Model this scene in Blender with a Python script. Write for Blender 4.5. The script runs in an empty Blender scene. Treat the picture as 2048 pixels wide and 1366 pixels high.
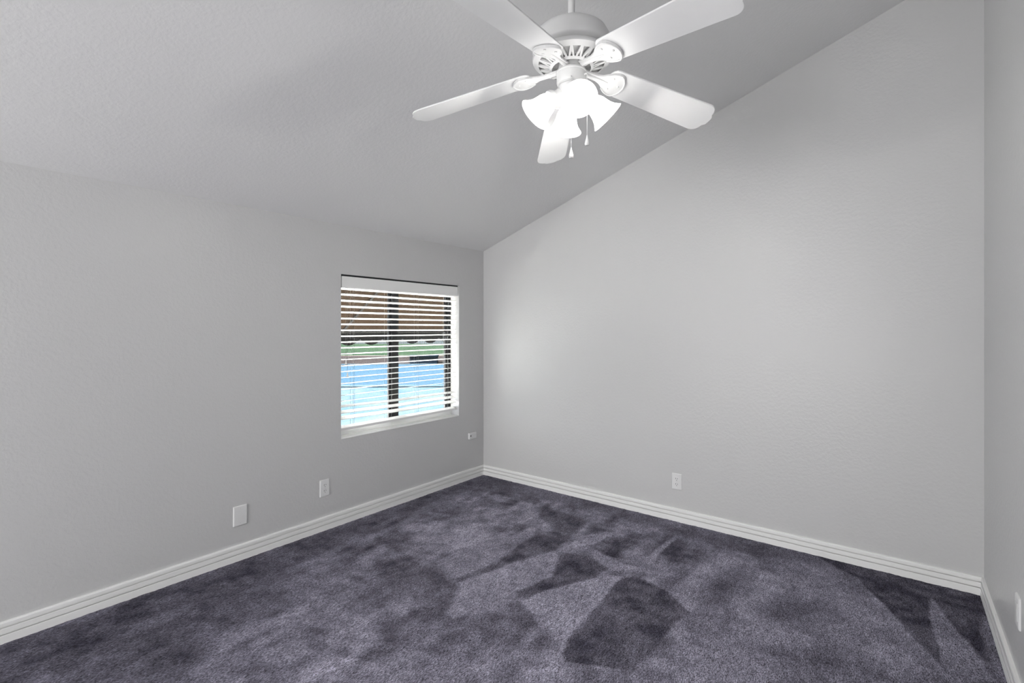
import bpy, bmesh, math, random
import numpy as np
from mathutils import Vector, Matrix, noise as mnoise

random.seed(7)
scene = bpy.context.scene
C = scene.collection
PI = math.pi

# ------------------------------------------------------------------ camera
cam_d = bpy.data.cameras.new('camera')
cam = bpy.data.objects.new('camera', cam_d)
C.objects.link(cam)
cam.location = (3.079, -3.493, 1.37)
cam.rotation_euler = (PI / 2, 0, math.radians(38.08))
cam_d.sensor_width = 36.0
cam_d.lens = 984.0 / 2048.0 * 36.0
cam_d.shift_y = -25.0 / 2048.0
cam_d.clip_start = 0.02
cam_d.clip_end = 300
scene.camera = cam

# ------------------------------------------------------------------ view, sky, sun, added fill light
scene.view_settings.view_transform = 'Standard'
scene.view_settings.look = 'None'
scene.view_settings.gamma = 1.0
scene.view_settings.use_curve_mapping = False
scene.view_settings.exposure = 0.79

world = bpy.data.worlds.new('sky')
scene.world = world
world.use_nodes = True
wn = world.node_tree
wn.nodes.clear()
w_out = wn.nodes.new('ShaderNodeOutputWorld')
w_bg = wn.nodes.new('ShaderNodeBackground')
w_sky = wn.nodes.new('ShaderNodeTexSky')
w_sky.sky_type = 'HOSEK_WILKIE'
w_sky.turbidity = 3.0
w_sky.sun_direction = (-0.35, -0.45, 0.82)
w_bg.inputs['Strength'].default_value = 7.5
w_mix = wn.nodes.new('ShaderNodeMix')
w_mix.data_type = 'RGBA'
w_mix.inputs['Factor'].default_value = 0.6
w_mix.inputs['B'].default_value = (0.45, 0.45, 0.44, 1)
wn.links.new(w_sky.outputs['Color'], w_mix.inputs['A'])
wn.links.new(w_mix.outputs['Result'], w_bg.inputs['Color'])
wn.links.new(w_bg.outputs['Background'], w_out.inputs['Surface'])

sun_d = bpy.data.lights.new('sun', 'SUN')
sun_d.energy = 150.0
sun_d.angle = math.radians(0.8)
sun_d.color = (1.0, 0.96, 0.9)
sun = bpy.data.objects.new('sun', sun_d)
C.objects.link(sun)
sun.rotation_euler = Vector((0.35, 0.45, -0.82)).to_track_quat('-Z', 'Y').to_euler()

# added area light behind the camera, evens out the room's brightness
fill_d = bpy.data.lights.new('rear_fill_light', 'AREA')
fill_d.shape = 'RECTANGLE'
fill_d.size = 2.5
fill_d.size_y = 1.9
fill_d.energy = 98
fill_d.color = (1.0, 0.995, 0.99)
fill = bpy.data.objects.new('rear_fill_light', fill_d)
C.objects.link(fill)
fill.location = (1.60, -7.30, 1.05)
fill.rotation_euler = (PI / 2 + math.radians(20), 0, 0)        # faces +y, into the room

LAMP_SHADE_EMIT = 2.4
BULB_EMIT = 300.0

# ------------------------------------------------------------------ dimensions
W = 3.430            # room width along the gable wall
DY = -5.60           # wall behind the camera
Z0 = 2.102           # ceiling height at the window wall
SL = 0.351           # ceiling slope
TH = 0.15            # wall thickness
WY0, WY1, WZ0, WZ1 = -1.512, -0.330, 0.594, 1.757    # window opening


# ------------------------------------------------------------------ materials
def mat(name, col, rough=0.5, metal=0.0, spec=0.5):
    m = bpy.data.materials.new(name)
    m.use_nodes = True
    b = m.node_tree.nodes['Principled BSDF']
    b.inputs['Base Color'].default_value = (*col, 1)
    b.inputs['Roughness'].default_value = rough
    b.inputs['Metallic'].default_value = metal
    b.inputs['Specular IOR Level'].default_value = spec
    return m, m.node_tree, b


def noise_node(nt, scale, detail=2.0, rough=0.5, vec=None):
    n = nt.nodes.new('ShaderNodeTexNoise')
    n.inputs['Scale'].default_value = scale
    n.inputs['Detail'].default_value = detail
    n.inputs['Roughness'].default_value = rough
    if vec is not None:
        nt.links.new(vec, n.inputs['Vector'])
    return n


def add_bump(nt, bsdf, height, strength, dist):
    bp = nt.nodes.new('ShaderNodeBump')
    bp.inputs['Strength'].default_value = strength
    bp.inputs['Distance'].default_value = dist
    nt.links.new(height, bp.inputs['Height'])
    nt.links.new(bp.outputs['Normal'], bsdf.inputs['Normal'])
    return bp


def ramp(nt, fac, stops):
    r = nt.nodes.new('ShaderNodeValToRGB')
    els = r.color_ramp.elements
    while len(els) > 1:
        els.remove(els[0])
    els[0].position = stops[0][0]
    els[0].color = (*stops[0][1], 1)
    for p, c in stops[1:]:
        e = els.new(p)
        e.color = (*c, 1)
    nt.links.new(fac, r.inputs['Fac'])
    return r


def orange_peel(name, col, rough, strength):
    m, nt, b = mat(name, col, rough, spec=0.25)
    tc = nt.nodes.new('ShaderNodeTexCoord')
    n1 = noise_node(nt, 55, 3, 0.55, tc.outputs['Object'])
    r1 = ramp(nt, n1.outputs['Fac'], [(0.40, (0, 0, 0)), (0.62, (1, 1, 1))])
    add_bump(nt, b, r1.outputs['Color'], strength, 0.0016)
    return m


M_wall = orange_peel('wall_paint', (0.615, 0.615, 0.615), 0.33, 0.26)
M_ceil = orange_peel('ceiling_paint', (0.800, 0.800, 0.800), 0.6, 0.22)
M_trim, _, _ = mat('trim_paint', (0.90, 0.90, 0.89), 0.38)
M_plate, _, _ = mat('plate_plastic', (0.80, 0.80, 0.80), 0.30)
M_dark, _, _ = mat('dark_slot', (0.02, 0.02, 0.02), 0.6)
M_screw, _, _ = mat('painted_screw', (0.70, 0.70, 0.70), 0.35)
M_alu, _, _ = mat('black_aluminium', (0.018, 0.018, 0.020), 0.35, 0.3)
M_slat, _, _ = mat('blind_slat_white', (0.90, 0.90, 0.89), 0.42)
M_cord, _, _ = mat('cord', (0.16, 0.17, 0.17), 0.8)
M_rod, _, _ = mat('fan_white', (0.70, 0.70, 0.70), 0.35)
M_fan = M_rod

# fan blade: faint wood grain under white paint
M_blade, nt, b = mat('blade_white', (0.86, 0.86, 0.86), 0.45)
tc = nt.nodes.new('ShaderNodeTexCoord')
mp = nt.nodes.new('ShaderNodeMapping')
mp.inputs['Scale'].default_value = (4, 60, 60)
nt.links.new(tc.outputs['Object'], mp.inputs['Vector'])
nn = noise_node(nt, 3, 3, 0.5, mp.outputs['Vector'])
add_bump(nt, b, nn.outputs['Fac'], 0.08, 0.001)

# frosted, lit glass of the lamp shades
M_shade = bpy.data.materials.new('lit_frosted_glass')
M_shade.use_nodes = True
nt = M_shade.node_tree
nt.nodes.clear()
o_ = nt.nodes.new('ShaderNodeOutputMaterial')
tr = nt.nodes.new('ShaderNodeBsdfTranslucent')
tr.inputs['Color'].default_value = (0.17, 0.17, 0.17, 1)
df = nt.nodes.new('ShaderNodeBsdfDiffuse')
df.inputs['Color'].default_value = (0.85, 0.85, 0.84, 1)
mx = nt.nodes.new('ShaderNodeMixShader')
mx.inputs['Fac'].default_value = 0.7
em = nt.nodes.new('ShaderNodeEmission')
em.inputs['Color'].default_value = (1, 0.985, 0.96, 1)
em.inputs['Strength'].default_value = LAMP_SHADE_EMIT
ad = nt.nodes.new('ShaderNodeAddShader')
nt.links.new(tr.outputs[0], mx.inputs[1])
nt.links.new(df.outputs[0], mx.inputs[2])
nt.links.new(mx.outputs[0], ad.inputs[0])
nt.links.new(em.outputs[0], ad.inputs[1])
nt.links.new(ad.outputs[0], o_.inputs['Surface'])

M_bulb, nt, b = mat('lit_bulb', (0.9, 0.9, 0.88), 0.3)
b.inputs['Emission Color'].default_value = (1, 0.98, 0.95, 1)
b.inputs['Emission Strength'].default_value = BULB_EMIT

M_glass = bpy.data.materials.new('window_glass')
M_glass.use_nodes = True
nt = M_glass.node_tree
nt.nodes.clear()
o_ = nt.nodes.new('ShaderNodeOutputMaterial')
t_ = nt.nodes.new('ShaderNodeBsdfTransparent')
t_.inputs['Color'].default_value = (0.93, 0.95, 0.96, 1)
g_ = nt.nodes.new('ShaderNodeBsdfGlossy')
g_.inputs['Roughness'].default_value = 0.02
mx = nt.nodes.new('ShaderNodeMixShader')
mx.inputs['Fac'].default_value = 0.035
nt.links.new(t_.outputs[0], mx.inputs[1])
nt.links.new(g_.outputs[0], mx.inputs[2])
nt.links.new(mx.outputs[0], o_.inputs['Surface'])

# cut pile carpet; the attribute says which way the pile has been brushed
M_carpet, nt, b = mat('carpet_pile', (0.1, 0.1, 0.12), 0.95, spec=0.1)
tc = nt.nodes.new('ShaderNodeTexCoord')
at = nt.nodes.new('ShaderNodeAttribute')
at.attribute_name = 'pile_lay'
mp = nt.nodes.new('ShaderNodeMapping')
mp.inputs['Rotation'].default_value = (0, 0, 0.6)
mp.inputs['Scale'].default_value = (1.0, 0.34, 1.0)
nt.links.new(tc.outputs['Object'], mp.inputs['Vector'])
fine = noise_node(nt, 300, 2.0, 0.6, mp.outputs['Vector'])
fine.inputs['Distortion'].default_value = 0.7
mid = noise_node(nt, 55, 3, 0.6, mp.outputs['Vector'])
lay = ramp(nt, at.outputs['Fac'], [(0.0, (0.050, 0.047, 0.066)), (0.2, (0.110, 0.105, 0.134)), (0.5, (0.185, 0.178, 0.225)), (1.0, (0.345, 0.332, 0.412))])
fr = ramp(nt, fine.outputs['Fac'], [(0.33, (0.22, 0.22, 0.22)), (0.50, (0.95, 0.95, 0.95)), (0.68, (2.0, 2.0, 2.0))])
mr = ramp(nt, mid.outputs['Fac'], [(0.3, (0.72, 0.72, 0.72)), (0.7, (1.28, 1.28, 1.28))])
m1 = nt.nodes.new('ShaderNodeMix')
m1.data_type = 'RGBA'
m1.blend_type = 'MULTIPLY'
m1.inputs['Factor'].default_value = 1
m2 = nt.nodes.new('ShaderNodeMix')
m2.data_type = 'RGBA'
m2.blend_type = 'MULTIPLY'
m2.inputs['Factor'].default_value = 1
nt.links.new(lay.outputs['Color'], m1.inputs['A'])
nt.links.new(fr.outputs['Color'], m1.inputs['B'])
nt.links.new(m1.outputs['Result'], m2.inputs['A'])
nt.links.new(mr.outputs['Color'], m2.inputs['B'])
nt.links.new(m2.outputs['Result'], b.inputs['Base Color'])
add_bump(nt, b, fine.outputs['Fac'], 0.8, 0.004)


# ------------------------------------------------------------------ builders
def link(name, bm, material, parent=None, smooth=False, bevel=0.0):
    me = bpy.data.meshes.new(name)
    bmesh.ops.recalc_face_normals(bm, faces=bm.faces[:])
    if smooth:
        for f in bm.faces:
            f.smooth = True
    bm.to_mesh(me)
    bm.free()
    o = bpy.data.objects.new(name, me)
    C.objects.link(o)
    if material is not None:
        me.materials.append(material)
    if parent is not None:
        o.parent = parent
    if bevel:
        md = o.modifiers.new('bevel', 'BEVEL')
        md.width = bevel
        md.segments = 2
        md.limit_method = 'ANGLE'
    if smooth:
        md = o.modifiers.new('edges', 'EDGE_SPLIT')
        md.split_angle = math.radians(40)
    return o


def tag(o, label=None, cat=None, group=None, kind=None):
    if label:
        o['label'] = label
    if cat:
        o['category'] = cat
    if group:
        o['group'] = group
    if kind:
        o['kind'] = kind
    return o


def empty(name, loc=(0, 0, 0), rot=(0, 0, 0)):
    o = bpy.data.objects.new(name, None)
    o.empty_display_size = 0.05
    C.objects.link(o)
    o.location = loc
    o.rotation_euler = rot
    return o


def box(bm, x0, x1, y0, y1, z0, z1, mtx=None):
    vs = [bm.verts.new((x, y, z)) for x in (x0, x1) for y in (y0, y1) for z in (z0, z1)]
    if mtx is not None:
        for v in vs:
            v.co = mtx @ v.co
    q = [(0, 1, 3, 2), (4, 6, 7, 5), (0, 4, 5, 1), (2, 3, 7, 6), (0, 2, 6, 4), (1, 5, 7, 3)]
    for f in q:
        bm.faces.new([vs[i] for i in f])
    return vs


def prism(bm, pts_a, pts_b):
    """closed solid between two equal rings of 3D points"""
    a = [bm.verts.new(p) for p in pts_a]
    c = [bm.verts.new(p) for p in pts_b]
    n = len(a)
    bm.faces.new(a)
    bm.faces.new(c[::-1])
    for i in range(n):
        j = (i + 1) % n
        bm.faces.new((a[i], c[i], c[j], a[j]))


def lathe(bm, prof, seg=48, mtx=None, cap0=False, cap1=False):
    rings = []
    for r, z in prof:
        if r < 1e-6:
            rings.append([bm.verts.new((0, 0, z))])
        else:
            rings.append([bm.verts.new((r * math.cos(2 * PI * i / seg), r * math.sin(2 * PI * i / seg), z)) for i in range(seg)])
    for a, c in zip(rings, rings[1:]):
        for i in range(seg):
            j = (i + 1) % seg
            if len(a) == 1 and len(c) == 1:
                continue
            if len(a) == 1:
                bm.faces.new((a[0], c[i], c[j]))
            elif len(c) == 1:
                bm.faces.new((a[i], a[j], c[0]))
            else:
                bm.faces.new((a[i], a[j], c[j], c[i]))
    if cap0 and len(rings[0]) > 1:
        bm.faces.new(rings[0])
    if cap1 and len(rings[-1]) > 1:
        bm.faces.new(rings[-1])
    if mtx is not None:
        for ring in rings:
            for v in ring:
                v.co = mtx @ v.co
    return rings


def tube(bm, pts, rad, seg=10, cap=True):
    pts = [Vector(p) for p in pts]
    rads = rad if isinstance(rad, (list, tuple)) else [rad] * len(pts)
    rings = []
    up = None
    for i, p in enumerate(pts):
        d = (pts[min(i + 1, len(pts) - 1)] - pts[max(i - 1, 0)]).normalized()
        if up is None or abs(up.dot(d)) > 0.98:
            up = Vector((0, 0, 1)) if abs(d.z) < 0.9 else Vector((1, 0, 0))
        s = d.cross(up).normalized()
        t = s.cross(d).normalized()
        up = t
        rings.append([bm.verts.new(p + (s * math.cos(2 * PI * k / seg) + t * math.sin(2 * PI * k / seg)) * rads[i]) for k in range(seg)])
    for a, c in zip(rings, rings[1:]):
        for k in range(seg):
            j = (k + 1) % seg
            bm.faces.new((a[k], a[j], c[j], c[k]))
    if cap:
        bm.faces.new(rings[0][::-1])
        bm.faces.new(rings[-1])


def ceil_z(x):
    return Z0 + SL * x


# ------------------------------------------------------------------ the shell
def struct(o):
    o['kind'] = 'structure'
    return o


# window wall (x = 0), four blocks round the opening, up to the slope
bm = bmesh.new()
box(bm, -TH, 0, DY - TH, WY0, -0.1, Z0)
box(bm, -TH, 0, WY1, TH, -0.1, Z0)
box(bm, -TH, 0, WY0, WY1, -0.1, WZ0)
box(bm, -TH, 0, WY0, WY1, WZ1, Z0)
bmesh.ops.remove_doubles(bm, verts=bm.verts[:], dist=1e-5)
struct(link('wall_left', bm, M_wall))

# gable wall (y = 0)
bm = bmesh.new()
poly = [(0, -0.1), (W + TH, -0.1), (W + TH, ceil_z(W + TH)), (0, ceil_z(0))]
prism(bm, [(x, 0, z) for x, z in poly], [(x, TH, z) for x, z in poly])
struct(link('wall_back', bm, M_wall))

# right wall (x = W)
bm = bmesh.new()
box(bm, W, W + TH, DY - TH, 0, -0.1, ceil_z(W))
struct(link('wall_right', bm, M_wall))

# wall behind the camera with an opening added to let the fill light in
bm = bmesh.new()
ox0, ox1, oz1 = 0.30, 2.85, 2.2
def front_piece(x0, x1, z0a, z1a, z1b):
    pl = [(x0, z0a), (x1, z0a), (x1, z1b), (x0, z1a)]
    prism(bm, [(x, DY, z) for x, z in pl], [(x, DY - 0.12, z) for x, z in pl])
front_piece(0, ox0, -0.1, ceil_z(0), ceil_z(ox0))
front_piece(ox1, W, -0.1, ceil_z(ox1), ceil_z(W))
front_piece(ox0, ox1, min(oz1, ceil_z(ox0)) - 0.02, ceil_z(ox0), ceil_z(ox1))
struct(link('wall_front', bm, M_wall))
# unseen shell added round the fill light to keep the sky out
bm = bmesh.new()
HY0, HY1 = DY - 0.12, -7.95
box(bm, -0.10, 0.0, HY1, HY0, -0.1, 2.4)
box(bm, 3.0, 3.1, HY1, HY0, -0.1, 2.4)
box(bm, -0.10, 3.1, HY1 - 0.1, HY1, -0.1, 2.4)
box(bm, -0.10, 3.1, HY1 - 0.1, HY0, 2.4, 2.5)
box(bm, -0.10, 3.1, HY1 - 0.1, HY0, -0.2, -0.1)
struct(link('fill_light_shell', bm, M_wall))

# ceiling
bm = bmesh.new()
pa = [(-TH, ceil_z(-TH)), (W + TH, ceil_z(W + TH)), (W + TH, ceil_z(W + TH) + 0.12), (-TH, ceil_z(-TH) + 0.12)]
pa[0] = (-TH, Z0)
pa.insert(1, (0, Z0))
prism(bm, [(x, DY - TH, z) for x, z in pa], [(x, TH, z) for x, z in pa])
struct(link('ceiling', bm, M_ceil))

# ---- carpet: fine grid with the brushed lay of the pile stored per point
GX, GY = 400, 660
xs = np.linspace(0, W, GX)
ys = np.linspace(DY - TH, 0, GY)
XX, YY = np.meshgrid(xs, ys)
rng = np.random.RandomState(11)


def value_noise(X, Y, scale, seed):
    r = np.random.RandomState(seed)
    g = r.rand(96, 96)
    u = X * scale + 13.7
    v = Y * scale + 47.3
    iu = np.floor(u).astype(int)
    iv = np.floor(v).astype(int)
    fu = u - iu
    fv = v - iv
    fu = fu * fu * (3 - 2 * fu)
    fv = fv * fv * (3 - 2 * fv)
    a = g[iv % 96, iu % 96]
    c = g[iv % 96, (iu + 1) % 96]
    d = g[(iv + 1) % 96, iu % 96]
    e = g[(iv + 1) % 96, (iu + 1) % 96]
    return (a * (1 - fu) + c * fu) * (1 - fv) + (d * (1 - fu) + e * fu) * fv - 0.5


def poly_sd(px, py, pts):
    n = len(pts)
    dmin = np.full(px.shape, 1e9)
    inside = np.zeros(px.shape, bool)
    for i in range(n):
        x0, y0 = pts[i]
        x1, y1 = pts[(i + 1) % n]
        dx, dy = x1 - x0, y1 - y0
        t = np.clip(((px - x0) * dx + (py - y0) * dy) / (dx * dx + dy * dy + 1e-12), 0, 1)
        dmin = np.minimum(dmin, np.hypot(px - x0 - t * dx, py - y0 - t * dy))
        cond = ((y0 > py) != (y1 > py)) & (px < dx * (py - y0) / (dy + 1e-12) + x0)
        inside ^= cond
    return np.where(inside, -dmin, dmin)


# brush and vacuum marks: (lay value, edge softness in metres, outline in floor metres)
PILE_MARKS = [
(0.13, 0.16, [(0, 0), (0, -3.8), (0.3, -3.8), (0.36, -2.6), (0.3, -1.9), (0.22, -1.0), (0.2, -0.2), (0.3, -0.12)]),
(0.3, 0.1, [(0, 0), (0.2, -0.25), (1.2, -0.2), (2.2, -0.22), (3.2, -0.3), (3.43, 0)]),
(0.2, 0.05, [(3.43, 0), (3.43, -3.6), (3.36, -3.6), (3.34, -0.9), (3.33, -0.3)]),
(0.22, 0.25, [(0.016, -3.183), (0.049, -2.648), (0.133, -2.013), (0.652, -2.114), (0.733, -2.622), (0.848, -2.822), (0.345, -3.216)]),
(0.25, 0.06, [(0.785, -1.8), (0.793, -1.588), (1.093, -1.559), (1.29, -1.653), (1.373, -1.785), (1.171, -1.848), (0.985, -1.783)]),
(0.25, 0.1, [(0.689, -1.9), (0.74, -1.836), (0.878, -1.912), (0.9, -2.04)]),
(0.3, 0.1, [(1.55, -1.736), (1.732, -1.758), (1.775, -1.885), (1.694, -1.878), (1.527, -1.806)]),
(0.8, 0.05, [(1.218, -1.579), (1.326, -1.171), (1.42, -0.926), (1.501, -1.034), (1.577, -1.204), (1.517, -1.454), (1.485, -1.66), (1.436, -1.826), (1.357, -1.816), (1.311, -1.699)]),
(0.68, 0.05, [(0.96, -1.511), (0.912, -1.263), (0.996, -1.228), (1.113, -0.772), (1.195, -0.848), (1.228, -1.274), (1.18, -1.539), (1.149, -1.575)]),
(0.85, 0.04, [(1.59, -1.52), (1.623, -1.371), (1.799, -1.006), (1.879, -0.979), (1.895, -1.115), (1.955, -1.688), (1.962, -1.739), (1.85, -1.634), (1.786, -1.636), (1.691, -1.572)]),
(0.75, 0.04, [(1.554, -0.76), (1.771, -0.822), (1.964, -0.827), (1.781, -0.971), (1.647, -0.864)]),
(0.8, 0.03, [(1.444, -0.846), (1.417, -0.674), (1.529, -0.481), (1.588, -0.471), (1.564, -0.69), (1.491, -0.841)]),
(0.85, 0.02, [(1.891, -0.728), (1.914, -0.318), (1.94, -0.23), (1.944, -0.754)]),
(0.78, 0.05, [(2.173, -1.023), (2.234, -0.782), (2.277, -0.921), (2.282, -1.091)]),
(0.8, 0.05, [(2.28, -1.281), (2.28, -0.769), (2.283, -0.552), (2.198, -0.488), (2.149, -0.916)]),
(0.74, 0.2, [(2.414, -1.224), (2.571, -0.97), (2.827, -0.82), (3.01, -0.592), (3.227, -0.854), (3.231, -0.955), (2.398, -1.608), (2.335, -1.433)]),
(0.7, 0.1, [(2.475, -0.215), (2.681, -0.163), (3.034, -0.465), (3.188, -0.764), (3.075, -0.853), (2.803, -0.569), (2.54, -0.376)]),
(0.22, 0.12, [(2.553, -0.879), (2.699, -0.57), (2.784, -0.661), (2.76, -0.823), (2.657, -0.886)]),
(0.22, 0.12, [(2.631, -1.201), (2.764, -1.068), (2.897, -1.06), (2.927, -1.163), (2.777, -1.168)]),
(0.25, 0.1, [(2.277, -0.816), (2.288, -0.573), (2.388, -0.419), (2.436, -0.555), (2.401, -0.803), (2.357, -1.032)]),
(0.15, 0.04, [(1.148, -0.781), (1.284, -0.674), (1.391, -0.761), (1.411, -0.933), (1.313, -1.153), (1.198, -1.477), (1.191, -1.577), (1.18, -1.539), (1.228, -1.274), (1.186, -0.986), (1.186, -0.855)]),
(0.2, 0.05, [(0.92, -0.347), (1.351, -0.396), (1.36, -0.578), (1.216, -0.655), (1.009, -0.543)]),
(0.2, 0.03, [(0.247, -0.414), (0.248, -0.239), (0.593, -0.199), (0.822, -0.229), (0.846, -0.358), (0.533, -0.353), (0.338, -0.343), (0.34, -0.556)]),
(0.12, 0.03, [(1.465, -0.92), (1.612, -0.863), (1.78, -0.947), (1.724, -1.159), (1.623, -1.371), (1.556, -1.497), (1.524, -1.448), (1.577, -1.204), (1.493, -1.04)]),
(0.2, 0.06, [(1.548, -1.591), (1.59, -1.52), (1.691, -1.572), (1.786, -1.636), (1.704, -1.684)]),
(0.1, 0.02, [(1.887, -0.973), (1.946, -0.927), (2.135, -0.97), (2.282, -1.091), (2.263, -1.246), (2.266, -1.459), (2.234, -1.644), (2.007, -1.758), (1.968, -1.734), (1.93, -1.603), (1.887, -1.077)]),
(0.02, 0.02, [(2.643, 0.0), (3.421, 0.0), (3.422, -0.198), (3.4, -0.388), (3.356, -0.66), (3.293, -0.504), (3.21, -0.21), (3.201, -0.442), (3.232, -0.85), (3.145, -0.697), (3.034, -0.446), (2.91, -0.183)]),
(0.55, 0.03, [(2.91, -0.172), (2.935, -0.233), (2.97, -0.358), (2.924, -0.309)]),
(0.6, 0.03, [(3.402, -0.25), (3.418, -0.373), (3.416, -0.586), (3.418, -0.808), (3.387, -0.833), (3.383, -0.597), (3.38, -0.466)]),
(0.72, 0.03, [(3.21, -0.21), (3.245, -0.3), (3.292, -0.512), (3.355, -0.675), (3.387, -0.833), (3.252, -0.939), (3.232, -0.85), (3.206, -0.473)])
]
wob = 0.006
PX = XX + wob * (value_noise(XX, YY, 9, 1) + 0.6 * value_noise(XX, YY, 24, 2)) * 2
PY = YY + wob * (value_noise(XX, YY, 9, 3) + 0.6 * value_noise(XX, YY, 24, 4)) * 2
# rotated frame so streaks run with the vacuum strokes (towards the gable wall)
ca, sa = math.cos(0.12), math.sin(0.12)
US = XX * ca + YY * sa
VS = -XX * sa + YY * ca
lay = np.full(XX.shape, 0.52)
lay += 0.50 * value_noise(XX, YY, 2.6, 5) + 0.42 * value_noise(XX * 1.5, YY, 6.0, 6) + 0.50 * value_noise(US * 2.4, VS, 8.0, 7) + 0.40 * value_noise(XX * 0.7 + YY * 0.5, YY * 1.1 - XX * 0.4, 19.0, 8)
for val, soft, pts in PILE_MARKS:
    sd = poly_sd(PX, PY, pts)
    k = 1 / (1 + np.exp(np.clip(sd / (soft * (0.45 if soft < 0.07 else 0.9)) * 4, -30, 30)))
    tgt = val + 0.36 * value_noise(XX, YY, 7.0, 9) + 0.30 * value_noise(XX, YY, 20.0, 10)
    lay = lay * (1 - k * 0.85) + tgt * k * 0.85
lay = np.clip(lay, 0, 1)
HZ = 0.0022 * (value_noise(XX, YY, 30, 12) + value_noise(XX, YY, 75, 13)) + 0.002 * (lay - 0.5)
co = np.stack([XX, YY, HZ], -1).reshape(-1, 3)
idx = np.arange(GX * GY).reshape(GY, GX)
quads = np.stack([idx[:-1, :-1], idx[:-1, 1:], idx[1:, 1:], idx[1:, :-1]], -1).reshape(-1, 4)
me = bpy.data.meshes.new('floor')
me.from_pydata(co.tolist(), [], quads.tolist())
at_ = me.attributes.new('pile_lay', 'FLOAT', 'POINT')
at_.data.foreach_set('value', lay.reshape(-1).astype(np.float32))
me.polygons.foreach_set('use_smooth', [True] * len(me.polygons))
me.materials.append(M_carpet)
floor = bpy.data.objects.new('floor', me)
C.objects.link(floor)
struct(floor)

# ---- baseboards: three-band moulding, mitred at the corners
BB = [(0.0, -0.01), (0.0165, -0.01), (0.0165, 0.034), (0.0155, 0.0360), (0.0020, 0.0310), (0.0020, 0.0404),
      (0.0145, 0.0408), (0.0145, 0.0630), (0.0135, 0.0648), (0.0015, 0.0598), (0.0015, 0.0694), (0.0125, 0.0698),
      (0.0125, 0.0860), (0.0100, 0.0905), (0.0, 0.0915)]


def baseboard(name, p0, p1, inward, m0, m1):
    """p0 to p1 along the wall, inward = direction into the room, m0/m1 = 1 when that end is a mitred corner"""
    p0, p1, n = Vector(p0), Vector(p1), Vector(inward)
    d = (p1 - p0).normalized()
    bm = bmesh.new()
    a = [p0 + n * t + d * (t * m0) + Vector((0, 0, z)) for t, z in BB]
    c = [p1 + n * t - d * (t * m1) + Vector((0, 0, z)) for t, z in BB]
    prism(bm, a, c)
    return struct(link(name, bm, M_trim))


baseboard('baseboard_left', (0, DY, 0), (0, 0, 0), (1, 0, 0), 0, 1)
baseboard('baseboard_back', (0, 0, 0), (W, 0, 0), (0, -1, 0), 1, 1)
baseboard('baseboard_right', (W, 0, 0), (W, DY, 0), (-1, 0, 0), 1, 0)

# ------------------------------------------------------------------ window: black aluminium slider
win = empty('window_1', (0, (WY0 + WY1) / 2, WZ0))
struct(win)
FX0, FX1 = -0.145, -0.105


def wlink(name, bm, m, parent=win, **k):
    for v in bm.verts:
        v.co -= win.location
    return link(name, bm, m, parent, **k)


bm = bmesh.new()
fw = 0.030
fb = 0.014
box(bm, FX0, FX1, WY0, WY0 + fw, WZ0, WZ1)
box(bm, FX0, FX1, WY1 - fw, WY1, WZ0, WZ1)
box(bm, FX0, FX1, WY0 + fw, WY1 - fw, WZ0, WZ0 + fb)
box(bm, FX0, FX1, WY0 + fw, WY1 - fw, WZ1 - fw, WZ1)
wlink('window_frame', bm, M_alu)
bm = bmesh.new()
box(bm, FX0 + 0.004, FX1 + 0.006, -0.993, -0.927, WZ0 + fb, WZ1 - fw)
wlink('meeting_stile', bm, M_alu, bevel=0.004)
for y0, y1, x in ((WY0 + fw, -0.993, -0.118), (-0.927, WY1 - fw, -0.132)):
    bm = bmesh.new()
    s = 0.022
    box(bm, x - 0.008, x + 0.008, y0, y0 + s, WZ0 + fb, WZ1 - fw)
    box(bm, x - 0.008, x + 0.008, y1 - s, y1, WZ0 + fb, WZ1 - fw)
    box(bm, x - 0.008, x + 0.008, y0 + s, y1 - s, WZ0 + fb, WZ0 + fb + s)
    box(bm, x - 0.008, x + 0.008, y0 + s, y1 - s, WZ1 - fw - s, WZ1 - fw)
    sash = wlink('sash', bm, M_alu)
    bm = bmesh.new()
    box(bm, x - 0.002, x + 0.002, y0 + s, y1 - s, WZ0 + fb + s, WZ1 - fw - s)
    wlink('pane', bm, M_glass, sash)
bm = bmesh.new()
box(bm, FX1, -0.001, WY0 + 0.0005, WY1 - 0.0005, WZ0, WZ0 + 0.006)
box(bm, FX1, FX1 + 0.012, WY0 + 0.0005, WY1 - 0.0005, WZ0 + 0.006, WZ0 + 0.042)
wlink('window_sill', bm, M_trim, bevel=0.002)

# ------------------------------------------------------------------ the blind
BY0, BY1 = WY0 + 0.008, WY1 - 0.014
blind = empty('window_blind', (-0.04, (BY0 + BY1) / 2, WZ1 - 0.01))
tag(blind, 'white horizontal slat blind hung inside the window recess, slats open', 'blind')


def blink(name, bm, m, parent=blind, **k):
    for v in bm.verts:
        v.co -= blind.location
    return link(name, bm, m, parent, **k)


VB = WZ1 - 0.012 - 0.080
bm = bmesh.new()
box(bm, -0.016, -0.006, BY0 + 0.002, BY1 + 0.006, VB, WZ1 - 0.012)
blink('valance', bm, M_slat, bevel=0.002)
bm = bmesh.new()
box(bm, -0.075, -0.017, WY0 + 0.001, WY1 - 0.001, WZ1 - 0.050, WZ1 - 0.0002)
blink('headrail', bm, M_alu)  # coloured black to stand in for the shade in the gap above the valance

PITCH = 0.0437
XC = -0.047
HALF = 0.025
tilt0 = math.radians(10.5)
slat_zs = []
PITCH = 0.0425
zlist = [1.660 - PITCH * i for i in range(20)]
LOWER = [(1.660 - PITCH * 20, -0.16), (1.660 - PITCH * 21 + 0.001, -0.27), (1.660 - PITCH * 22 + 0.002, -0.32)]
bm = bmesh.new()


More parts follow.
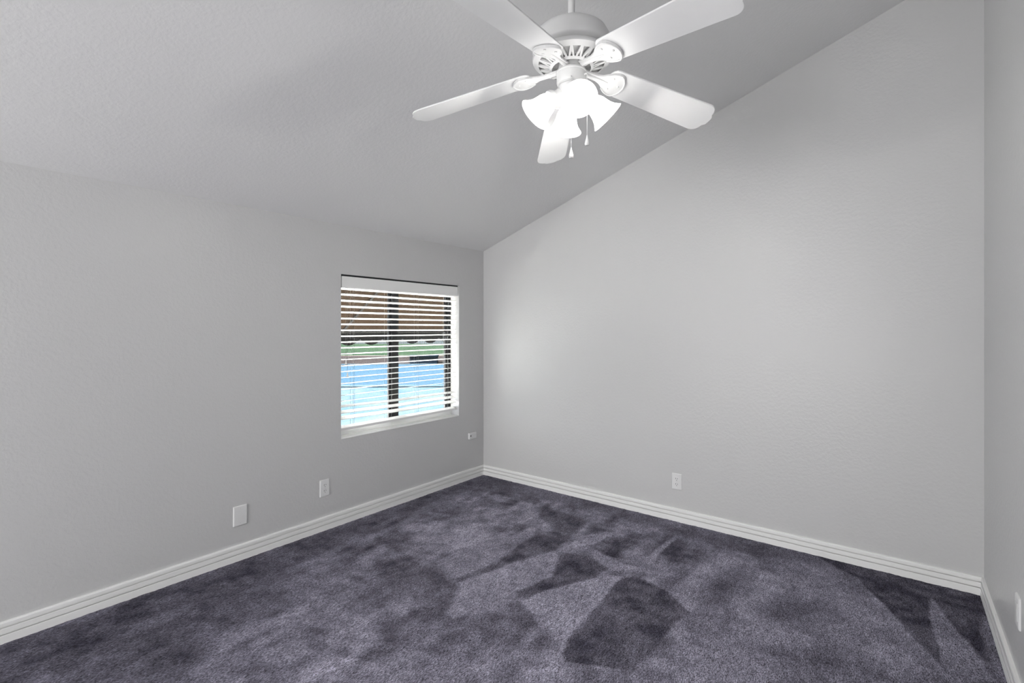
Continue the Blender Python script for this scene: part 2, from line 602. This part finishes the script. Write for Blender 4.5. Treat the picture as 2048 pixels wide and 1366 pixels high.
def slat(zc, tilt, bend=0.0, skew=0.0):
    ny = 24
    nx = 6
    ring_t, ring_b = [], []
    for j in range(ny + 1):
        y = BY0 + (BY1 - BY0) * j / ny
        f = j / ny
        zz = zc + skew * (f - 0.5) + bend * (math.exp(-((f - 0.42) / 0.2) ** 2) - 0.4)
        rt, rb = [], []
        for i in range(nx + 1):
            s = -1 + 2 * i / nx
            crown = 0.0022 * (1 - s * s)
            x = XC + HALF * s * math.cos(tilt)
            zl = zz + HALF * s * math.sin(tilt) + crown
            rt.append(bm.verts.new((x, y, zl + 0.0013)))
            rb.append(bm.verts.new((x, y, zl - 0.0013)))
        ring_t.append(rt)
        ring_b.append(rb)
    for j in range(ny):
        for i in range(nx):
            bm.faces.new((ring_t[j][i], ring_t[j][i + 1], ring_t[j + 1][i + 1], ring_t[j + 1][i]))
            bm.faces.new((ring_b[j][i], ring_b[j + 1][i], ring_b[j + 1][i + 1], ring_b[j][i + 1]))
        for i in (0, nx):
            bm.faces.new((ring_t[j][i], ring_t[j + 1][i], ring_b[j + 1][i], ring_b[j][i]))
    for j in (0, ny):
        bm.faces.new(ring_t[j] + ring_b[j][::-1])


rs = random.Random(3)
for i, zc in enumerate(zlist):
    slat(zc + rs.uniform(-0.0012, 0.0012), tilt0 + rs.uniform(-0.018, 0.018), 0, rs.uniform(-0.002, 0.002))
for k, (zc, tl) in enumerate(LOWER):
    slat(zc, tl, -0.006 + 0.001 * k, -0.012)
blink('slat_panel', bm, M_slat, smooth=True)
bm = bmesh.new()
RZ = 0.662
box(bm, -0.025, 0.026, BY0, BY1, -0.010, 0.010, Matrix.Translation((XC, 0, RZ)) @ Matrix.Rotation(0.22, 4, 'Y'))
blink('bottom_rail', bm, M_slat, bevel=0.004)
LAD = [-1.390, -1.085, -0.785, -0.455]
for y in LAD:
    bm = bmesh.new()
    for dx, dy in ((-0.026, 0.0), (0.027, 0.0), (0.0, 0.008)):
        tube(bm, [(XC + dx, y + dy, WZ1 - 0.05), (XC + dx, y + dy, RZ + 0.012)], 0.0009, 6)
    for i, zc in enumerate(zlist):
        tube(bm, [(XC - 0.026, y, zc - 0.0045 - HALF * math.sin(tilt0)), (XC + 0.027, y, zc - 0.0045 + HALF * math.sin(tilt0))], 0.0006, 5)
    blink('ladder_cord', bm, M_cord)
for y, zl in ((BY0 + 0.040, 1.128), (BY0 + 0.052, 1.040)):
    bm = bmesh.new()
    tube(bm, [(-0.012, y, VB + 0.0), (-0.013, y, zl + 0.02)], 0.0011, 6)
    cord = blink('lift_cord', bm, M_cord)
    bm = bmesh.new()
    lathe(bm, [(0.0, 0.030), (0.0035, 0.029), (0.0045, 0.018), (0.0085, 0.003), (0.0080, 0.0), (0.0, 0.0)], 16, Matrix.Translation((-0.0125, y, zl - 0.010)))
    blink('tassel', bm, M_slat, cord, smooth=True)


# ------------------------------------------------------------------ wall plates
def wall_frame(loc, normal):
    """matrix with local x along the wall, y up, z out of the wall"""
    n = Vector(normal)
    up = Vector((0, 0, 1))
    x = up.cross(n)
    m = Matrix((x, up, n)).transposed().to_4x4()
    m.translation = Vector(loc)
    return m


def plate_mesh(w, h, t=0.006, r=0.003, inset=0.005):
    bm = bmesh.new()
    def ring(hw, hh, z, rr):
        pts = []
        for cx, cy, a0 in ((hw - rr, hh - rr, 0), (-hw + rr, hh - rr, 90), (-hw + rr, -hh + rr, 180), (hw - rr, -hh + rr, 270)):
            for k in range(4):
                an = math.radians(a0 + 30 * k)
                pts.append((cx + rr * math.cos(an), cy + rr * math.sin(an), z))
        return [bm.verts.new(p) for p in pts]
    rings = [ring(w / 2, h / 2, 0.0, r), ring(w / 2, h / 2, t * 0.45, r), ring(w / 2 - inset * 0.35, h / 2 - inset * 0.35, t * 0.8, r), ring(w / 2 - inset, h / 2 - inset, t, r)]
    bm.faces.new(rings[0][::-1])
    for a, c in zip(rings, rings[1:]):
        for i in range(len(a)):
            j = (i + 1) % len(a)
            bm.faces.new((a[i], a[j], c[j], c[i]))
    bm.faces.new(rings[-1])
    return bm


def disc(bm, cx, cy, z0, z1, r, seg=20):
    lathe(bm, [(r, z0), (r, z1)], seg, Matrix.Translation((cx, cy, 0)), True, True)


def duplex_outlet(loc, normal, label):
    t = empty('wall_outlet')
    t.matrix_world = wall_frame(loc, normal)
    tag(t, label, 'outlet', 'electrical outlets low on the walls')
    link('cover_plate', plate_mesh(0.070, 0.1145), M_plate, t)
    for s in (1, -1):
        cy = s * 0.0195
        bm = bmesh.new()
        pts = []
        for k in range(28):
            an = 2 * PI * k / 28
            pts.append((0.0172 * math.cos(an), cy + max(-0.0135, min(0.0135, 0.0172 * math.sin(an)))))
        prism(bm, [(x, y, 0.0055) for x, y in pts], [(x, y, 0.0078) for x, y in pts])
        rc = link('receptacle', bm, M_plate, t)
        for sx, hh in ((-0.0063, 0.0046), (0.0063, 0.0038)):
            bm = bmesh.new()
            box(bm, sx - 0.0013, sx + 0.0013, cy + 0.003 - hh, cy + 0.003 + hh, 0.0070, 0.0081)
            link('slot', bm, M_dark, rc)
        bm = bmesh.new()
        disc(bm, 0, cy - 0.0085, 0.0070, 0.0081, 0.0024, 14)
        link('ground_hole', bm, M_dark, rc)
    bm = bmesh.new()
    disc(bm, 0, 0, 0.0055, 0.0070, 0.0032, 14)
    link('screw', bm, M_screw, t)
    return t


duplex_outlet((1.839, 0, 0.281), (0, -1, 0), 'white duplex outlet above the baseboard on the gable wall right of the corner')
duplex_outlet((0, -1.639, 0.286), (1, 0, 0), 'white duplex outlet on the window wall, below the left side of the window')

# plain cover plate left of it
t = empty('blank_wall_plate')
t.matrix_world = wall_frame((0, -2.187, 0.2615), (1, 0, 0))
tag(t, 'plain white cover plate without holes, left of the outlet on the window wall', 'wall plate')
link('cover_plate', plate_mesh(0.079, 0.118, 0.007), M_plate, t)
for s in (-1, 1):
    bm = bmesh.new()
    disc(bm, 0, s * 0.042, 0.0065, 0.0076, 0.0026, 12)
    link('screw', bm, M_screw, t)

# outlet cover plate on the right wall, cut by the photo's edge
t = empty('right_wall_plate')
t.matrix_world = wall_frame((W, -0.927, 0.334), (-1, 0, 0))
tag(t, 'white wall plate low on the right wall, seen nearly edge-on', 'wall plate')
link('cover_plate', plate_mesh(0.070, 0.1145, 0.007), M_plate, t)
bm = bmesh.new()
box(bm, -0.0165, 0.0165, -0.033, 0.033, 0.0065, 0.0085)
link('insert', bm, M_plate, t, bevel=0.001)

# small jack box under the window's right side
t = empty('jack_box')
t.matrix_world = wall_frame((0, -0.166, 0.393), (1, 0, 0))
tag(t, 'small white jack box with a black hole, right of the window near the corner', 'jack box')
bm = bmesh.new()
box(bm, -0.048, 0.048, -0.029, 0.029, 0, 0.020)
link('housing', bm, M_plate, t, bevel=0.006)
bm = bmesh.new()
disc(bm, -0.030, 0.002, 0.0185, 0.0206, 0.0065, 16)
link('socket', bm, M_dark, t)
bm = bmesh.new()
disc(bm, 0.026, 0.004, 0.0185, 0.0212, 0.005, 14)
link('screw', bm, M_screw, t)

# ------------------------------------------------------------------ ceiling fan
FAN = Vector((2.095, -1.868, 2.375))
fan = empty('ceiling_fan', FAN)
tag(fan, 'white five-blade ceiling fan with four lit bell shades hanging from the sloped ceiling', 'ceiling fan')
GXT, GYT, DROOP, PH, PITCHB = 0.050, -0.042, 0.160, math.radians(130.5), math.radians(11.5)

# canopy and rod
ct = ceil_z(FAN.x) - FAN.z
nrm = Vector((SL, 0, -1)).normalized()
bm = bmesh.new()
rot = Vector((0, 0, -1)).rotation_difference(nrm).to_matrix().to_4x4()
mt = Matrix.Translation((0, 0, ct)) @ rot
lathe(bm, [(0.0, 0.0), (0.068, 0.0), (0.070, -0.012), (0.064, -0.035), (0.045, -0.058), (0.020, -0.070), (0.0, -0.070)], 40, mt)
link('canopy', bm, M_rod, fan, smooth=True)
bm = bmesh.new()
tube(bm, [(0, 0, ct - 0.05), (0, 0, 0.13)], 0.0132, 20)
link('downrod', bm, M_rod, fan, smooth=True)
# motor housing
bm = bmesh.new()
lathe(bm, [(0.0, 0.158), (0.030, 0.157), (0.033, 0.150), (0.075, 0.147), (0.110, 0.138), (0.133, 0.122), (0.145, 0.100), (0.149, 0.075),
           (0.149, 0.058), (0.144, 0.050), (0.136, 0.046), (0.130, 0.040), (0.126, 0.036), (0.0, 0.036)], 64)
link('motor_housing', bm, M_rod, fan, smooth=True)
# flared ring with radial vent cut-outs
bm = bmesh.new()
SEG = 120
r_prof = [(0.120, 0.036), (0.140, 0.037), (0.1485, 0.033), (0.150, 0.026), (0.147, 0.020), (0.139, 0.017), (0.126, 0.010)]
lathe(bm, r_prof, SEG)
cone_o, cone_i = (0.126, 0.010), (0.084, -0.004)
inner = [(0.084, -0.004), (0.078, -0.008), (0.074, -0.010), (0.074, 0.002), (0.084, 0.006)]
lathe(bm, inner, SEG)
# ribs between the outer and inner rings, leaning left and right in turn
NR = 40
for k in range(NR):
    a0 = 2 * PI * k / NR
    lean = (0.5 if k % 2 else -0.5) * 2 * PI / NR
    hw0, hw1 = 0.0048 / cone_o[0], 0.0036 / cone_i[0]
    ring_a, ring_b = [], []
    for (r, zz), an, hw in ((cone_o, a0 + lean * 0.9, hw0), (cone_i, a0 - lean * 0.15, hw1)):
        for sgn in (-1, 1):
            ring_a.append((r * math.cos(an + sgn * hw), r * math.sin(an + sgn * hw), zz))
    order = [0, 1, 3, 2]
    ra = [ring_a[i] for i in order]
    rb = [(x, y, zz + 0.006) for x, y, zz in ra]
    prism(bm, ra, rb)
link('vent_ring', bm, M_fan, fan, smooth=True)
# dark inner drum behind the vents
bm = bmesh.new()
lathe(bm, [(0.0, 0.033), (0.116, 0.033), (0.112, 0.026), (0.086, 0.016), (0.0, 0.016)], 48)
link('motor_core', bm, M_fan, fan, smooth=True)
# neck and switch housing
bm = bmesh.new()
lathe(bm, [(0.050, 0.016), (0.050, -0.016), (0.056, -0.018), (0.0585, -0.022), (0.0585, -0.027), (0.0565, -0.029), (0.0565, -0.062), (0.054, -0.069), (0.046, -0.073), (0.0, -0.073)], 48)
link('switch_housing', bm, M_fan, fan, smooth=True)


def blade_pt(r, s, zoff, an):
    er = Vector((math.cos(an), math.sin(an)))
    et = Vector((-math.sin(an), math.cos(an)))
    q = er * r + et * s
    return Vector((q.x, q.y, GXT * q.x + GYT * q.y - DROOP * r - math.tan(PITCHB) * s + zoff))


def outline_blade():
    R0, R1 = 0.150, 0.660
    w0, w1 = 0.0590, 0.0730
    pts = []
    n = 10
    # root: shallow rounded end
    for i in range(n + 1):
        an = PI / 2 + PI * i / n
        pts.append((R0 + 0.035 + 0.035 * math.cos(an), w0 * math.sin(an)))
    rc = 0.040
    # tip with rounded corners and a slightly bowed end
    def tipx(s):
        return R1 - 0.012 * (s / w1) ** 2
    low, up = [], []
    for i in range(9):
        an = -PI / 2 + PI / 2 * i / 8
        low.append((tipx(w1) - rc + rc * math.cos(an), -w1 + rc + rc * math.sin(an)))
    mids = [(tipx(s), s) for s in (-0.02, -0.01, 0.0, 0.01, 0.02)]
    for i in range(9):
        an = PI / 2 * i / 8
        up.append((tipx(w1) - rc + rc * math.cos(an), w1 - rc + rc * math.sin(an)))
    return pts + low + mids + up


def iron_outline():
    half = [(0.052, 0.016), (0.085, 0.0125), (0.110, 0.0135), (0.130, 0.020), (0.150, 0.034), (0.168, 0.047), (0.186, 0.0535), (0.200, 0.0540),
            (0.212, 0.046), (0.222, 0.032), (0.228, 0.016)]
    return half + [(0.230, 0.0)] + [(r, -s) for r, s in half[::-1]]


BO = outline_blade()
IO = iron_outline()
for k in range(5):
    an = PH - math.radians(72 * k)
    bm = bmesh.new()
    prism(bm, [blade_pt(r, s, 0.0, an) for r, s in BO], [blade_pt(r, s, 0.006, an) for r, s in BO])
    bl = link('blade', bm, M_blade, fan, bevel=0.0015)
    # blade iron under the root
    bm = bmesh.new()
    prism(bm, [blade_pt(r, s, -0.0072, an) for r, s in IO], [blade_pt(r, s, -0.0004, an) for r, s in IO])
    # raised rim round the plate
    rim = [(r, s) for r, s in IO if r > 0.14]
    tube(bm, [blade_pt(r - 0.003, s * 0.94, -0.0085, an) for r, s in rim], 0.0032, 8)
    # spine
    tube(bm, [blade_pt(r, 0, -0.0075, an) for r in (0.053, 0.09, 0.13, 0.160)], [0.0085, 0.0075, 0.006, 0.002], 10)
    ir = link('blade_iron', bm, M_fan, bl, bevel=0.0015)
    for r, s in ((0.172, 0.026), (0.172, -0.026), (0.205, 0.0)):
        bm = bmesh.new()
        mtx = Matrix.Translation(blade_pt(r, s, -0.0095, an))
        lathe(bm, [(0.0, -0.0022), (0.0042, -0.0012), (0.0052, 0.003), (0.0, 0.003)], 14, mtx)
        link('screw', bm, M_screw, ir, smooth=True)

# light kit
bm = bmesh.new()
lathe(bm, [(0.046, -0.073), (0.050, -0.078), (0.049, -0.092), (0.040, -0.108), (0.024, -0.118), (0.012, -0.122), (0.010, -0.130), (0.0, -0.132)], 40)
link('light_fitter', bm, M_fan, fan, smooth=True)
A0 = math.radians(-58.8 + 11)
for k in range(4):
    an = A0 + k * PI / 2
    e = Vector((math.cos(an), math.sin(an), 0))
    ax = (e * 0.70 + Vector((0, 0, -0.714))).normalized()
    neck = e * 0.069 + Vector((0, 0, -0.116))
    bm = bmesh.new()
    tube(bm, [e * 0.030 + Vector((0, 0, -0.088)), e * 0.046 + Vector((0, 0, -0.098)), e * 0.056 + Vector((0, 0, -0.109)), neck - ax * 0.006],
         [0.014, 0.015, 0.017, 0.020], 18)
    q = Vector((0, 0, 1)).rotation_difference(ax).to_matrix().to_4x4()
    mtx = Matrix.Translation(neck) @ q
    lathe(bm, [(0.0, -0.010), (0.022, -0.009), (0.030, 0.000), (0.0315, 0.012), (0.029, 0.013), (0.0, 0.010)], 28, mtx)
    arm = link('lamp_arm', bm, M_fan, fan, smooth=True)
    bm = bmesh.new()
    so = [(0.0265, 0.004), (0.0290, 0.016), (0.0365, 0.028), (0.0420, 0.042), (0.0450, 0.058), (0.0490, 0.074), (0.0560, 0.090), (0.0660, 0.104), (0.0715, 0.110)]
    so = [(r * 0.94, zz * 0.94) for r, zz in so]
    si = [(r - 0.0028, zz + 0.0005) for r, zz in so[::-1]]
    lathe(bm, so + si, 48, mtx)
    link('lamp_shade', bm, M_shade, arm, smooth=True)
    bm = bmesh.new()
    lathe(bm, [(0.0, 0.010), (0.012, 0.012), (0.013, 0.030), (0.018, 0.042), (0.024, 0.056), (0.0255, 0.066), (0.022, 0.078), (0.012, 0.087), (0.0, 0.089)], 24, mtx)
    link('bulb', bm, M_bulb, arm, smooth=True)

# pull chains
RV = Vector((0.787, 0.617, 0))
FV = Vector((-0.617, 0.787, 0))
for base, z0, zb in ((RV * -0.007 - FV * 0.052, -0.066, -0.373), (RV * 0.046 - FV * 0.034, -0.045, -0.318)):
    bm = bmesh.new()
    top = Vector((base.x, base.y, z0))
    tube(bm, [top - Vector((base.x, base.y, 0)).normalized() * 0.006, top + Vector((base.x, base.y, 0)).normalized() * 0.008, top + Vector((base.x, base.y, 0)).normalized() * 0.010 + Vector((0, 0, -0.006))], 0.003, 8)
    p = top + Vector((base.x, base.y, 0)).normalized() * 0.010
    zz = z0 - 0.006
    tube(bm, [(p.x, p.y, zz), (p.x, p.y, zb + 0.036)], 0.0007, 6)
    while zz > zb + 0.038:
        lathe(bm, [(0.0, 0.0014), (0.0013, 0.0007), (0.0013, -0.0007), (0.0, -0.0014)], 6, Matrix.Translation((p.x, p.y, zz)))
        zz -= 0.0042
    ch = link('pull_chain', bm, M_fan, fan, smooth=True)
    bm = bmesh.new()
    lathe(bm, [(0.0, 0.040), (0.0022, 0.039), (0.0026, 0.034), (0.0050, 0.024), (0.0085, 0.012), (0.0092, 0.006), (0.0070, 0.001), (0.0, 0.0)], 20, Matrix.Translation((p.x, p.y, zb)))
    link('pendant', bm, M_fan, ch, smooth=True)

# ------------------------------------------------------------------ outdoors
M_deck, nt, b = mat('pale_blue_deck', (0.0141, 0.0191, 0.0229), 0.7, spec=0.0)
tc = nt.nodes.new('ShaderNodeTexCoord')
n1 = noise_node(nt, 0.9, 4, 0.6, tc.outputs['Object'])
r1 = ramp(nt, n1.outputs['Fac'], [(0.35, (0.0072, 0.0134, 0.0191)), (0.6, (0.0122, 0.0171, 0.0202))])
nt.links.new(r1.outputs['Color'], b.inputs['Base Color'])
M_bounce, _, _ = mat('bounce_white', (0.78, 0.77, 0.75), 0.8, spec=0.0)  # bright surface for the added slab that reflects sun at the window
M_water, nt, b = mat('pool_water', (0.0054, 0.0108, 0.0170), 0.12, spec=0.0)
tc = nt.nodes.new('ShaderNodeTexCoord')
n1 = noise_node(nt, 2.5, 3, 0.5, tc.outputs['Object'])
add_bump(nt, b, n1.outputs['Fac'], 0.3, 0.05)
M_grass, nt, b = mat('lawn_grass', (0.0029, 0.0072, 0.0029), 0.9, spec=0.0)
tc = nt.nodes.new('ShaderNodeTexCoord')
n1 = noise_node(nt, 0.6, 4, 0.6, tc.outputs['Object'])
r1 = ramp(nt, n1.outputs['Fac'], [(0.35, (0.0029, 0.0054, 0.0034)), (0.65, (0.0049, 0.0078, 0.0051))])
nt.links.new(r1.outputs['Color'], b.inputs['Base Color'])
M_block, nt, b = mat('pink_block', (0.0338, 0.0257, 0.0257), 0.85, spec=0.0)
tc = nt.nodes.new('ShaderNodeTexCoord')
bk = nt.nodes.new('ShaderNodeTexBrick')
bk.inputs['Scale'].default_value = 2.5
bk.inputs['Color1'].default_value = (0.0338, 0.0257, 0.0257, 1)
bk.inputs['Color2'].default_value = (0.0389, 0.0310, 0.0310, 1)
bk.inputs['Mortar'].default_value = (0.0266, 0.0222, 0.0222, 1)
nt.links.new(tc.outputs['Object'], bk.inputs['Vector'])
nt.links.new(bk.outputs['Color'], b.inputs['Base Color'])
M_awn, nt, b = mat('awning_canvas', (0.0084, 0.0056, 0.0036), 0.9, spec=0.0)
tr_in = b.inputs.get('Transmission Weight')
M_awnv, _, _ = mat('awning_trim_canvas', (0.0045, 0.0043, 0.0041), 0.9, spec=0.0)
M_awnf, _, _ = mat('awning_tube', (0.0117, 0.0113, 0.0108), 0.5, spec=0.0)
M_chest, _, _ = mat('blue_chest', (0.0016, 0.0036, 0.0066), 0.6, spec=0.0)
M_fence, _, _ = mat('pale_fence', (0.0353, 0.0373, 0.0384), 0.7, spec=0.0)
M_lid, _, _ = mat('chest_lid', (0.0025, 0.0051, 0.0084), 0.5, spec=0.0)

YD = Matrix.Translation((3.079, -3.493, 0)) @ Matrix.Rotation(math.radians(38.08 + 1.5), 4, 'Z')   # the garden lies at an angle to the house; local y leads away

bm = bmesh.new()
box(bm, -60, -TH - 0.002, -30, 60, -0.30, -0.06)
struct(link('patio_deck', bm, M_deck))
bm = bmesh.new()
box(bm, -3.2, -TH - 0.002, -8, 6, -0.059, -0.045)
struct(link('bounce_slab', bm, M_bounce))  # unseen slab, added to bounce sunlight up onto the blind slats
pool = empty('swimming_pool')
pool.matrix_world = YD
tag(pool, 'blue swimming pool beyond the pale deck outside the window', 'pool')
bm = bmesh.new()
box(bm, -14, 4, 12.4, 19.6, -0.058, -0.045)
link('water', bm, M_water, pool)
bm = bmesh.new()
for x0, x1, y0, y1 in ((-14.3, 4.3, 12.1, 12.4), (-14.3, 4.3, 19.6, 19.9), (-14.3, -14, 12.4, 19.6), (4, 4.3, 12.4, 19.6)):
    box(bm, x0, x1, y0, y1, -0.058, -0.03)
link('coping', bm, M_deck, pool)
bm = bmesh.new()
box(bm, -40, 20, 20.9, 46.8, -0.058, -0.04)
o = link('lawn', bm, M_grass)
o.matrix_world = YD
tag(o, 'green lawn beyond the pool seen through the blind', 'lawn', kind='stuff')
bm = bmesh.new()
box(bm, -30, 10, 20.3, 20.5, -0.058, 0.27)
o = link('garden_wall', bm, M_block)
o.matrix_world = YD
tag(o, 'low pinkish block wall between the pool and the lawn', 'wall')
chest = empty('storage_chest')
chest.matrix_world = YD @ Matrix.Translation((-3.05, 20.1, -0.058))
tag(chest, 'dark blue storage chest at the far pool edge, before the low pinkish wall', 'chest')
bm = bmesh.new()
box(bm, -0.55, 0.55, -0.18, 0.15, 0, 0.31)
link('body', bm, M_chest, chest, bevel=0.01)
bm = bmesh.new()
box(bm, -0.58, 0.58, -0.20, 0.16, 0.31, 0.37)
link('lid', bm, M_lid, chest, bevel=0.01)
fence = empty('board_fence')
fence.matrix_world = YD @ Matrix.Translation((0, 47, -0.06))
tag(fence, 'pale board fence at the far side of the lawn', 'fence')
bm = bmesh.new()
for i in range(200):
    box(bm, -30 + i * 0.2, -30 + i * 0.2 + 0.17, 0, 0.03, 0, 1.7)
link('board_panel', bm, M_fence, fence)
bm = bmesh.new()
box(bm, -30, 10, 0.03, 0.09, 0.3, 0.4)
box(bm, -30, 10, 0.03, 0.09, 1.3, 1.4)
link('rail', bm, M_fence, fence)

# window awning on the outside of the wall
AX0, AZ0, AX1, AZ1 = -TH - 0.01, 1.95, -1.10, 1.352
AY0, AY1 = -2.15, 1.05
awn = empty('window_awning', (AX0, (AY0 + AY1) / 2, AZ0))
tag(awn, 'brown canvas awning with a scalloped edge over the outside of the window', 'awning')


def alink(name, bm, m, parent=awn, **k):
    for v in bm.verts:
        v.co -= awn.location
    return link(name, bm, m, parent, **k)


bm = bmesh.new()
pl = [(AX0, AZ0), (AX1, AZ1), (AX1, AZ1 + 0.004), (AX0, AZ0 + 0.004)]
prism(bm, [(x, AY0, zz) for x, zz in pl], [(x, AY1, zz) for x, zz in pl])
alink('canopy', bm, M_awn)
bm = bmesh.new()
n = 240
topv, botv = [], []
for i in range(n + 1):
    y = AY0 + (AY1 - AY0) * i / n
    sc = abs(math.sin(PI * (y - AY0 + 0.03) / 0.265))
    topv.append((y, AZ1 + 0.003))
    botv.append((y, AZ1 - 0.085 - 0.058 * sc))
ringa = [(AX1 - 0.001, y, zz) for y, zz in topv] + [(AX1 - 0.001, y, zz) for y, zz in botv[::-1]]
va = [[bm.verts.new((x, y, zz)) for y, zz in topv] for x in (AX1 - 0.004, AX1)]
vb = [[bm.verts.new((x, y, zz)) for y, zz in botv] for x in (AX1 - 0.004, AX1)]
for i in range(n):
    for f in (0, 1):
        bm.faces.new((va[f][i], va[f][i + 1], vb[f][i + 1], vb[f][i]))
    bm.faces.new((va[0][i], va[0][i + 1], va[1][i + 1], va[1][i]))
    bm.faces.new((vb[0][i], vb[0][i + 1], vb[1][i + 1], vb[1][i]))
alink('scalloped_trim', bm, M_awnv)
for y in (AY0 + 0.02, -0.80, AY1 - 0.02):
    bm = bmesh.new()
    tube(bm, [(AX0, y, AZ0 - 0.012), (AX1 + 0.01, y, AZ1 - 0.012)], 0.010, 12)
    alink('rafter', bm, M_awnf, smooth=True)
bm = bmesh.new()
tube(bm, [(AX1 + 0.012, AY0, AZ1 - 0.012), (AX1 + 0.012, AY1, AZ1 - 0.012)], 0.010, 12)
alink('front_bar', bm, M_awnf, smooth=True)
